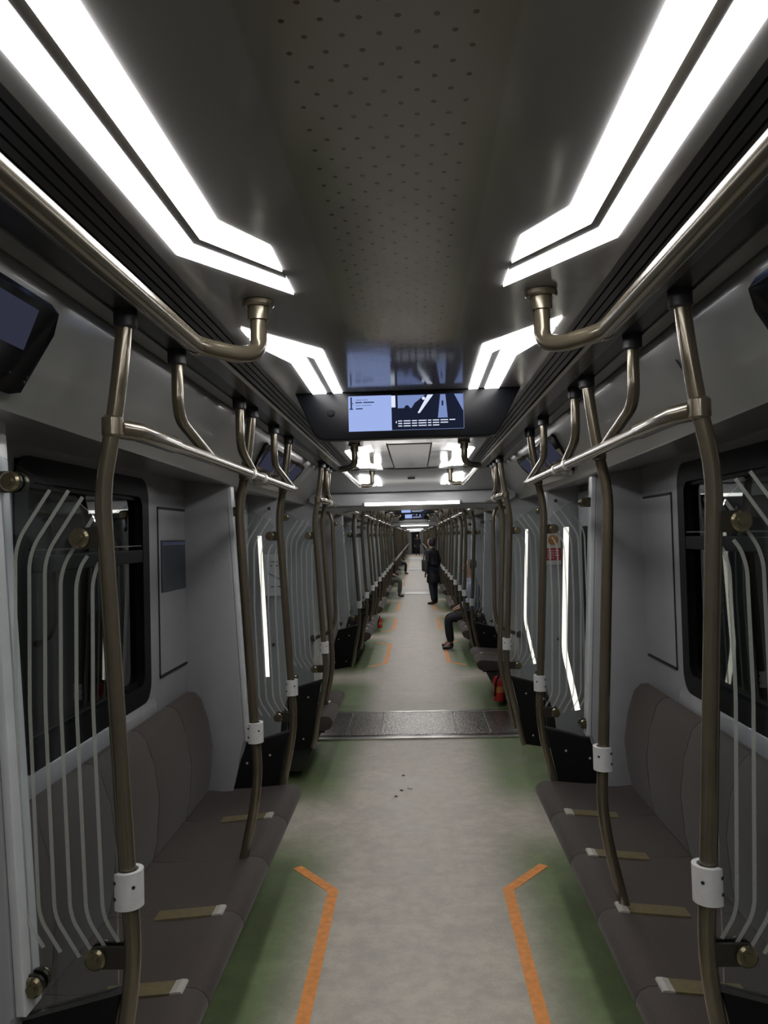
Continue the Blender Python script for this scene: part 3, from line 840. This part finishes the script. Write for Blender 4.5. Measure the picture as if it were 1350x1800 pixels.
# ------------------------------------------------------------ floor markings
def make_mark(s):
    root = None
    P = [(.640, -.02), (.424, .26), (.424, 1.165), (.424, 2.07), (.640, 2.35)]
    w = .026; bm = bmesh.new(); A = []
    for i, q in enumerate(P):
        a = Vector(P[max(0, i-1)]); b = Vector(P[min(len(P)-1, i+1)]); p = Vector(q)
        d1 = (p-a).normalized() if i else (b-p).normalized(); d2 = (b-p).normalized() if i < len(P)-1 else d1
        n1 = Vector((-d1.y, d1.x)); n2 = Vector((-d2.y, d2.x)); n = (n1+n2).normalized(); k = w/max(.5, n.dot(n1))
        A.append((p+n*k, p-n*k))
    pts = [x[0] for x in A]+[x[1] for x in A][::-1]
    prism(bm, [(s*p.x, p.y) for p in pts], 'z', .0004, .002)
    return new_obj('floor_marking', bm, 'orange')
for s in (-1, 1):
    for b in sorted(BENCH):
        if 'fm%d' % s not in PROTO: o = make_mark(s); PROTO['fm%d' % s] = o
        else: o = PROTO['fm%d' % s].copy(); COL.objects.link(o)
        o.location = (0, b+.03, 0)
        tag(o, 'large orange bent line on the floor beside the near %s bench' % WHICH[s] if b < 3 else 'small orange bent floor line on the %s beyond the first gangway' % WHICH[s], 'floor marking', 'orange floor markings')

# ------------------------------------------------------------ screens
def make_screen():
    root = thing('information_screen', '', 'screen', group='ceiling information screens')
    bm = bmesh.new()
    O = [(-.405, 0), (-.34, -.150), (-.325, -.168), (-.30, -.175), (.30, -.175), (.325, -.168), (.34, -.150), (.42, 0)]
    prism(bm, O, 'y', -.03, .03, 0, .006, 3); hs = new_obj('housing', bm, 'screen_black', root, True, 30)
    bm = bmesh.new(); e = -.0305
    x0, x1, z0, z1 = -.210, .211, -.146, -.016
    def q(P, mi, d): f = bm.faces.new([bm.verts.new((x, e-d, z)) for x, z in P]); f.material_index = mi
    def R(a, b, c, d_, mi, d): q([(a, c), (b, c), (b, d_), (a, d_)], mi, d)
    W = x1-x0; H = z1-z0
    u = lambda t: x0+W*t; v = lambda t: z0+H*t
    R(x0, u(.375), z0, z1, 0, .0008)
    R(u(.375), x1, z0, z1, 1, .0008)
    # route panel: stem and text lines
    R(u(.02), u(.032), v(.62), v(.97), 4, .0012); R(u(.008), u(.042), v(.62), v(.645), 4, .0012); R(u(.03), u(.045), v(.78), v(.80), 4, .0012)
    for (a, b, zz, hh) in ((.065, .115, .88, .012), (.12, .17, .88, .012), (.062, .12, .80, .03), (.13, .225, .80, .03), (.065, .11, .725, .010), (.115, .20, .725, .010), (.065, .125, .625, .03)):
        R(u(a), u(b), v(zz), v(zz+hh), 4, .0012)
    # moving picture: escalator seen from above
    q([(u(.43), v(.62)), (u(.55), v(.62)), (u(.62), v(.98)), (u(.43), v(.98))], 2, .0011)
    q([(u(.43), v(.98)), (u(.43), v(.64)), (u(.52), v(.62)), (u(.67), v(.98))], 2, .0010)
    q([(u(.375), v(.65)), (u(.41), v(.65)), (u(.41), v(.98)), (u(.375), v(.98))], 3, .0012)
    q([(u(.60), v(.47)), (u(.62), v(.47)), (u(.74), v(.98)), (u(.69), v(.98))], 3, .0013)
    q([(u(.775), v(.32)), (u(.86), v(.32)), (u(.845), v(.98)), (u(.80), v(.98))], 2, .0012)
    q([(u(.81), v(.66)), (u(.825), v(.66)), (u(.825), v(.80)), (u(.81), v(.80))], 4, .0016)
    q([(u(.92), v(.98)), (x1-.002, v(.98)), (x1-.002, v(.5))], 2, .0012)
    q([(u(.51)+.012*math.cos(a*.524), v(.55)+.02*math.sin(a*.524)) for a in range(12)], 1, .0016)
    q([(u(.47), v(.30)), (u(.55), v(.30)), (u(.535), v(.62)), (u(.49), v(.62))], 1, .0015)
    q([(u(.655)+.006*math.cos(a*.524), v(.88)+.006*math.sin(a*.524)) for a in range(12)], 3, .0018)
    for zz, n0 in ((.245, 8), (.175, 7), (.105, 6)):
        a = .43
        for i in range(n0):
            ww = (.035, .06, .045, .07, .03, .055, .065, .05)[i]
            R(u(a), u(a+ww), v(zz), v(zz+.028), 3, .0016); a += ww+.012
    R(u(.41), u(.418), v(.2), v(.26), 3, .0016)
    R(u(.375), x1, z0, z0+.0014, 2, .0018); R(x1-.0014, x1, z0, z1, 2, .0018)
    new_obj('display', bm, ['scr_l', 'scr_d', 'scr_m', 'scr_w', 'scr_b'], hs)
    bm = bmesh.new(); cyl(bm, (-.275, -.032, -.075), .014, 'y', .006, 20, 0, .002); cyl(bm, (-.275, -.036, -.075), .008, 'y', .004, 16); new_obj('camera_lens', bm, 'frame', hs, True, 40)
    return root
M['screen_black'] = mat('screen_black', (.004, .0045, .006), .3, 0, 12, .1, spec=.2)
M['scr_mid'] = M['scr_m']
SCR = [2.93, 13.7, 18.4, 28.2, 35.0, 44.4]
for k, y in enumerate(SCR):
    r = place('scr', make_screen, y, ['black ceiling screen nearest the camera, blue route panel left and picture right', 'second ceiling screen, small, seen just under the light bar',
         'third ceiling screen, tiny, below the second one'][k] if k < 3 else 'tiny ceiling screen far down the corridor')
    r.location.z = ZC-.001
# over-door route displays on the cove
def make_cove_display(s, e):
    root = thing('route_display', '', 'display', group='route displays over the doors')
    def C(t, off, y):
        a = Vector((.708, ZC-.005)); b = Vector((e, 2.015)); d = (b-a); n = Vector((-d.y, d.x)).normalized()
        n = n if n.x < 0 else -n
        p = Vector((a.x+d.x*(t**1.25), a.y+d.y*t))+n*off; return (s*p.x, y, p.y)
    def plate(O, o0, o1, mat_, par, nm):
        bm = bmesh.new(); A = [bm.verts.new(C(t, o0, y)) for y, t in O]; B = [bm.verts.new(C(t, o1, y)) for y, t in O]
        bm.faces.new(A); bm.faces.new(B[::-1])
        for i in range(len(O)): j = (i+1) % len(O); bm.faces.new((A[i], A[j], B[j], B[i]))
        return new_obj(nm, bm, mat_, par)
    O = [(-.82, .14), (.50, .14), (.54, .18), (.55, .36), (.52, .90), (.48, .94), (-.50, .94), (-.60, .88), (-.80, .42), (-.86, .20)]
    h = plate(O, -.004, .014, 'display_black', root, 'housing')
    for y0, y1 in ((-.72, -.30), (-.26, .12), (.16, .46)):
        plate([(y0, .24), (y1, .24), (y1, .58), (y0+.04, .58)], .014, .0152, 'scr_r', h, 'screen')
    for y0 in (-.28, .14):
        plate([(y0-.006, .22), (y0+.006, .22), (y0+.006, .80), (y0-.006, .80)], .014, .018, 'chrome', h, 'divider')  # bright bar draws a handrail reflection between the screens
    return root
M['display_black'] = mat('display_black', (.004, .0045, .006), .08, 0, 12, .1)
for s in (-1, 1):
    for y in DOORS:
        lab = ('dark route display cut off by the frame at the upper %s' % WHICH[s] if y < 2 else 'dark slanted route display above the first doorway on the %s' % WHICH[s] if y < 6 else 'route display above a doorway on the %s beyond the first gangway' % WHICH[s])
        place(('cx%d' if y < 2 else 'cd%d') % s, lambda: make_cove_display(s, .805 if y < 2 else .905), y, lab)

# ------------------------------------------------------------ stickers
def sticker_right():
    root = thing('notice_sticker', 'notice sticker with orange disc and red band on the right pillar past the doorway', 'sticker', (.968, 5.535, 1.605))
    bm = bmesh.new(); box(bm, -.050, .050, -.002, .002, -.115, .115); new_obj('sheet', bm, 'sticker', root)
    bm = bmesh.new(); tube(bm, [(0, -.0035, .055), (0, -.002, .055)], .036, 24); new_obj('orange_disc', bm, 'stick_or', root)
    bm = bmesh.new(); box(bm, -.050, .050, -.0035, -.002, -.085, .0); new_obj('red_band', bm, 'stick_red', root)
    bm = bmesh.new()
    for z, n in ((-.018, 5), (-.034, 4), (-.050, 5), (-.066, 3)):
        x = -.04
        for i in range(n): box(bm, x, x+.010+.003*(i % 2), -.0045, -.0035, z-.003, z+.003); x += .017
    for x in (-.035, -.005, .025): box(bm, x, x+.012, -.0045, -.002, -.105, -.098, 0)
    new_obj('lettering', bm, 'sticker', root)
sticker_right()
root = thing('map_sticker', 'pale line map sticker with small dark lettering on the left pillar past the doorway', 'sticker', (-.965, 5.535, 1.48))
bm = bmesh.new(); box(bm, -.075, .055, -.002, .002, -.16, .13); new_obj('sheet', bm, 'edge', root)
bm = bmesh.new()
for (x, z, wd, h_) in ((-.03, .075, .05, .006), (.035, .075, .015, .006), (-.03, .045, .01, .01), (.0, .045, .02, .01), (.03, .045, .012, .01), (-.03, -.10, .02, .008), (.0, -.10, .012, .008), (.02, -.10, .02, .008)):
    box(bm, x, x+wd, -.0035, -.002, z, z+h_)
prism(bm, [(-.045, .0), (-.045, -.006), (.05, -.056), (.05, -.05)], 'y', -.0035, -.002)
new_obj('lettering', bm, 'ink', root)
# white pictogram marks on the right window
root = thing('window_sticker', 'white seat pictogram lines stuck on the lower pane of the near right window', 'sticker', (1.197, 3.18, 1.50))
bm = bmesh.new()
for dy in (0,):
    for (y, z, a, h_) in ((-.05, .10, .006, .02), (-.05, .115, .10, .005), (.0, .02, .012, .07), (.015, .02, .03, .012), (.03, -.02, .010, .05), (-.04, -.07, .10, .010), (-.04, -.095, .08, .008), (-.04, -.12, .11, .010)):
        box(bm, -.003, -.0015, y, y+a, z, z+h_)
new_obj('pictogram', bm, 'sticker', root)
# screws on pillars past the doorway
for s in (-1, 1):
    bm = bmesh.new()
    for x, z in ((.995, 1.93), (.985, .98)): cyl(bm, (s*x, 5.535, z), .012, 'y', .012, 16, 0, .002)
    o = tag(new_obj('pillar_bolt', bm, 'alu', None, True, 40), 'pair of round bolts in the %s pillar face past the doorway' % WHICH[s], 'bolt', 'bolts in the pillars')
# faint sticker outline on the right cove
bm = bmesh.new(); box(bm, -.06, .06, -.045, .045, -.001, .001)
o = new_obj('cove_label', bm, 'cove'); o.location = (.768, 2.22, 2.125)
a = Vector((.838-.708, 0, 2.015-(ZC-.005))).normalized()
o.rotation_euler = (0, math.atan2(-a.z, a.x), 0); o.location = (.7625, 2.2, 2.12)
tag(o, 'grey blank label on the right cove panel behind the near pole', 'label')

# ------------------------------------------------------------ extinguishers and litter
def make_ext():
    root = thing('fire_extinguisher', '', 'fire extinguisher', group='red fire extinguishers under the benches')
    bm = bmesh.new(); pr = [(.0, .0), (.052, .004), (.055, .02), (.055, .20), (.045, .235), (.022, .25), (.0, .25)]
    tube(bm, [(0, 0, z) for r, z in pr], [max(r, .004) for r, z in pr], 20); new_obj('bottle', bm, 'red', root, True, 60)
    bm = bmesh.new(); box(bm, -.012, .012, -.05, .03, .25, .268, 0, .003); cyl(bm, (0, .01, .275), .012, 'z', .03); new_obj('valve_handle', bm, 'bracket', root)
    bm = bmesh.new(); tube(bm, fillet([(0, -.045, .258), (-.03, -.075, .2), (-.045, -.055, .06)], .03), .008, 10); new_obj('hose', bm, 'black', root, True)
    bm = bmesh.new(); tube(bm, [(0, 0, .09), (0, 0, .15)], .0557, 20, False); new_obj('label_band', bm, 'stick_or', root, True)
    return root
r = make_ext(); r.location = (.80, 7.955, .06); r['label'] = 'red fire extinguisher under the near end of the bench just past the gangway, right side'; index_kids(r)
r2 = dup(r, (-.66, 14.36, .06), 'red fire extinguisher under a left bench farther down the corridor'); r2.scale = (.75,)*3
for (x, y, sz, m_, lb) in ((-.12, 5.42, .018, 'ink', 'small dark scrap of litter on the floor left of a pale one'), (-.055, 5.46, .022, 'litter', 'small pale scrap of litter on the floor in front of the gangway'), (-.15, 5.30, .012, 'ink', 'tiny dark crumb on the floor nearest the camera'), (-.11, 5.75, .010, 'ink', 'tiny dark crumb on the floor farthest of the scraps')):
    bm = bmesh.new(); n = 7; P = [(sz*random.uniform(.5, 1.2)*math.cos(k*2*math.pi/n), sz*random.uniform(.5, 1.2)*math.sin(k*2*math.pi/n)) for k in range(n)]
    prism(bm, P, 'z', .0005, .006); o = new_obj('litter_scrap', bm, m_); o.location = (x, y, 0)
    tag(o, lb, 'litter', 'litter on the floor')

# ------------------------------------------------------------ people
SK = {k: mat(k, c, r_, 0, 25, .12) for k, c, r_ in (('skin', (.42, .24, .17), .5), ('hair', (.02, .016, .014), .6), ('coat_black', (.012, .013, .018), .75),
      ('trouser_navy', (.018, .024, .045), .8), ('shirt_blue', (.30, .36, .50), .8), ('trouser_black', (.010, .011, .016), .8), ('shoe_black', (.009, .009, .009), .4),
      ('trouser_olive', (.10, .105, .09), .85), ('bag_grey', (.05, .05, .055), .7), ('jacket_grey', (.14, .15, .145), .8))}
M.update(SK)
def skin_mesh(name, verts, edges, mat_, parent=None, sub=2):
    me = bpy.data.meshes.new(name); me.from_pydata([v[:3] for v in verts], edges, [])
    o = bpy.data.objects.new(name, me); COL.objects.link(o)
    sm = o.modifiers.new('skin', 'SKIN')
    if not me.skin_vertices: 
        pass
    lay = me.skin_vertices[0] if me.skin_vertices else None
    if lay is None:
        me.attributes.new('x', 'FLOAT', 'POINT')
    for i, v in enumerate(verts):
        d = me.skin_vertices[0].data[i]; d.radius = (v[3], v[4] if len(v) > 4 else v[3]); d.use_root = (i == 0)
    ss = o.modifiers.new('sub', 'SUBSURF'); ss.levels = sub; ss.render_levels = sub
    dg = bpy.context.evaluated_depsgraph_get(); ev = o.evaluated_get(dg); m2 = bpy.data.meshes.new_from_object(ev)
    o.modifiers.clear(); o.data = m2
    m2.materials.clear(); m2.materials.append(M[mat_])
    for p in m2.polygons: p.use_smooth = True
    if parent: o.parent = parent
    return o
def chain(verts, edges, start, pts):
    i = start
    for p in pts:
        verts.append(p); edges.append((i, len(verts)-1)); i = len(verts)-1
    return i
def person(label, loc, rz, pose, top, legs_, scale=1., bag=False, hood=False):
    """local frame: faces +y, pelvis above the origin"""
    root = thing('person', label, 'person', loc, 'passengers'); root.rotation_euler.z = rz; root.scale = (scale,)*3
    sit = pose == 'sit'
    hz = .52 if sit else .93
    J = {}
    lean = .06 if sit else .03
    torso = [(0, 0, hz, .13, .10), (0, -.01, hz+.12, .125, .095), (0, .0+lean*.3, hz+.28, .15, .10), (0, lean*.7, hz+.42, .155, .10), (0, lean, hz+.50, .07, .065), (0, lean+.015, hz+.56, .052, .052)]
    verts = [torso[0]]; edges = []
    sp = [0]
    for p in torso[1:]: sp.append(chain(verts, edges, sp[-1], [p]))
    neck = sp[-1]; chest = sp[3]
    head = chain(verts, edges, neck, [(0, lean+.03, hz+.62, .068, .075), (0, lean+.035, hz+.69, .082, .095), (0, lean+.025, hz+.755, .075, .088), (0, lean+.02, hz+.79, .04, .05)])
    # nose and ears
    k = 7
    chain(verts, edges, head-2, [(0, lean+.14, hz+.68, .012)])
    arms = {}; legs = {}
    for s in (-1, 1):
        sh = (s*.19, lean*.7, hz+.44, .052)
        if sit: el = (s*.25, .04, hz+.21, .040); wr = (s*.15, .22, hz+.11, .027); hd = (s*.125, .28, hz+.09)
        else: el = (s*.25, -.02, hz+.17, .040); wr = (s*.24, .06, hz-.06, .027); hd = (s*.235, .075, hz-.13)
        arms[s] = (sh, el, wr)
        w_ = chain(verts, edges, chest, [sh, el, wr])
        p = chain(verts, edges, w_, [(hd[0], hd[1], hd[2], .030, .016)])
        dv = (Vector(hd)-Vector(wr[:3])).normalized()
        for fi, ln in ((-.022, .055), (-.008, .068), (.007, .063), (.020, .05)):
            b0 = Vector(hd)+Vector((fi, 0, 0) if not sit else (fi, 0, 0))+dv*.02
            b1 = b0+dv*ln*.6; b2 = b1+dv*ln*.4+Vector((0, .0, -.012))
            chain(verts, edges, p, [(*b0, .009), (*b1, .008), (*b2, .007)])
        tb = Vector(wr[:3])+dv*.03+Vector((-s*.03, .012, 0)); chain(verts, edges, w_, [(*tb, .010), (*(tb+dv*.03), .008)])
        hip = (s*.09, .0, hz-.03, .085)
        if sit: kn = (s*.13, .43, .47, .058); an = (s*.13, .40, .10, .038); toe = (s*.14, .50, .04, .022)
        else: kn = (s*.11, .03 if s > 0 else .0, .50, .055); an = (s*.12+.0, -.02+.05*s, .09, .036); toe = (s*.13, .13+.05*s, .035, .022)
        legs[s] = (hip, kn, an, toe)
        chain(verts, edges, 0, [hip, kn, an, toe])
    skin_mesh('body', verts, edges, 'skin', root)
    # clothing
    def grow(v, g): return (v[0], v[1], v[2], v[3]+g, (v[4] if len(v) > 4 else v[3])+g)
    cv = [grow(torso[0], .018)]; ce = []; i = 0
    if not sit and hood:   # long coat
        chain(cv, ce, 0, [(0, 0, hz-.14, .21, .16), (0, 0, hz-.30, .22, .17), (0, 0, hz-.40, .22, .17)])
    ids = [0]
    for p in torso[1:6]: ids.append(chain(cv, ce, ids[-1], [grow(p, .018)]))
    for s in (-1, 1):
        a, b, c = arms[s]; chain(cv, ce, ids[3], [grow(a, .014), grow(b, .014), grow(c, .012)])
    skin_mesh('coat' if hood else 'jacket', cv, ce, top, root)
    cv = [grow(torso[0], .008)]; ce = []
    for s in (-1, 1):
        a, b, c, d = legs[s]; chain(cv, ce, 0, [grow(a, .012), grow(b, .014), (c[0], c[1], c[2]-.0, c[3]+.020)])
    skin_mesh('trousers', cv, ce, legs_, root)
    for s in (-1, 1):
        a, b, c, d = legs[s]
        cv = [(c[0], c[1], c[2]+(.12 if hood else .03), c[3]+(.03 if hood else .016)), (c[0], c[1]-.015, .045, .044, .04), ((c[0]+d[0])/2, (c[1]+d[1])/2, .042, .045, .036), (d[0], d[1], .038, .042, .032), (d[0], d[1]+.03, .036, .030, .026)]
        skin_mesh('shoe', cv, [(0, 1), (1, 2), (2, 3), (3, 4)], 'shoe_black', root)
    hx = [(0, lean-.03, hz+.65, .075, .055), (0, lean-.01, hz+.71, .092, .085), (0, lean-.005, hz+.77, .085, .09), (0, lean+.01, hz+.81, .05, .06)]
    if hood: hx = [(0, lean-.03, hz+.58, .10, .10), (0, lean-.02, hz+.70, .098, .10), (0, lean-.01, hz+.78, .09, .095), (0, lean, hz+.82, .05, .06)]
    skin_mesh('hood' if hood else 'hair', hx, [(i, i+1) for i in range(len(hx)-1)], top if hood else 'hair', root)
    fx = bmesh.new()
    for s in (-1, 1): cyl(fx, (s*.03, lean+.118, hz+.70), .008, 'y', .012, 10)
    box(fx, -.022, .022, lean+.108, lean+.122, hz+.635, hz+.643)
    new_obj('face_features', fx, 'hair', root)
    return root
person('seated passenger in pale blue shirt and black trousers on the right bench past the gangway', (.90, 12.0, 0), math.pi/2, 'sit', 'shirt_blue', 'trouser_black')
person('standing passenger in long dark hooded coat on the right of the aisle', (.43, 19.6, 0), .9, 'stand', 'coat_black', 'trouser_navy', .94, hood=True)
b_ = bmesh.new(); box(b_, -.05, .05, -.12, .12, .02, .32, 0, .04); o = new_obj('shoulder_bag', b_, 'bag_grey', None, True, 40); o.location = (.22, 19.42, .80); o.rotation_euler.z = .3
sb = bmesh.new(); tube(sb, fillet([(0, -.09, .30), (.02, -.05, .50), (.10, 0, .62), (.02, .05, .50), (0, .09, .30)], .05), .012, 8); new_obj('shoulder_strap', sb, 'bag_grey', o, True)
tag(o, 'dark grey bag hanging at the side of the standing passenger in the dark coat', 'bag')
person('seated passenger on the left with olive grey trousers and black shoes, nearest on that side', (-.87, 22.25, 0), -math.pi/2, 'sit', 'jacket_grey', 'trouser_olive')
person('seated passenger all in black on the left, farther than the one in olive trousers', (-.87, 35.0, 0), -math.pi/2, 'sit', 'coat_black', 'trouser_black')
person('distant standing dark figure at the far end of the corridor', (.15, 66.0, 0), 3.1, 'stand', 'coat_black', 'trouser_black', 1., hood=True)
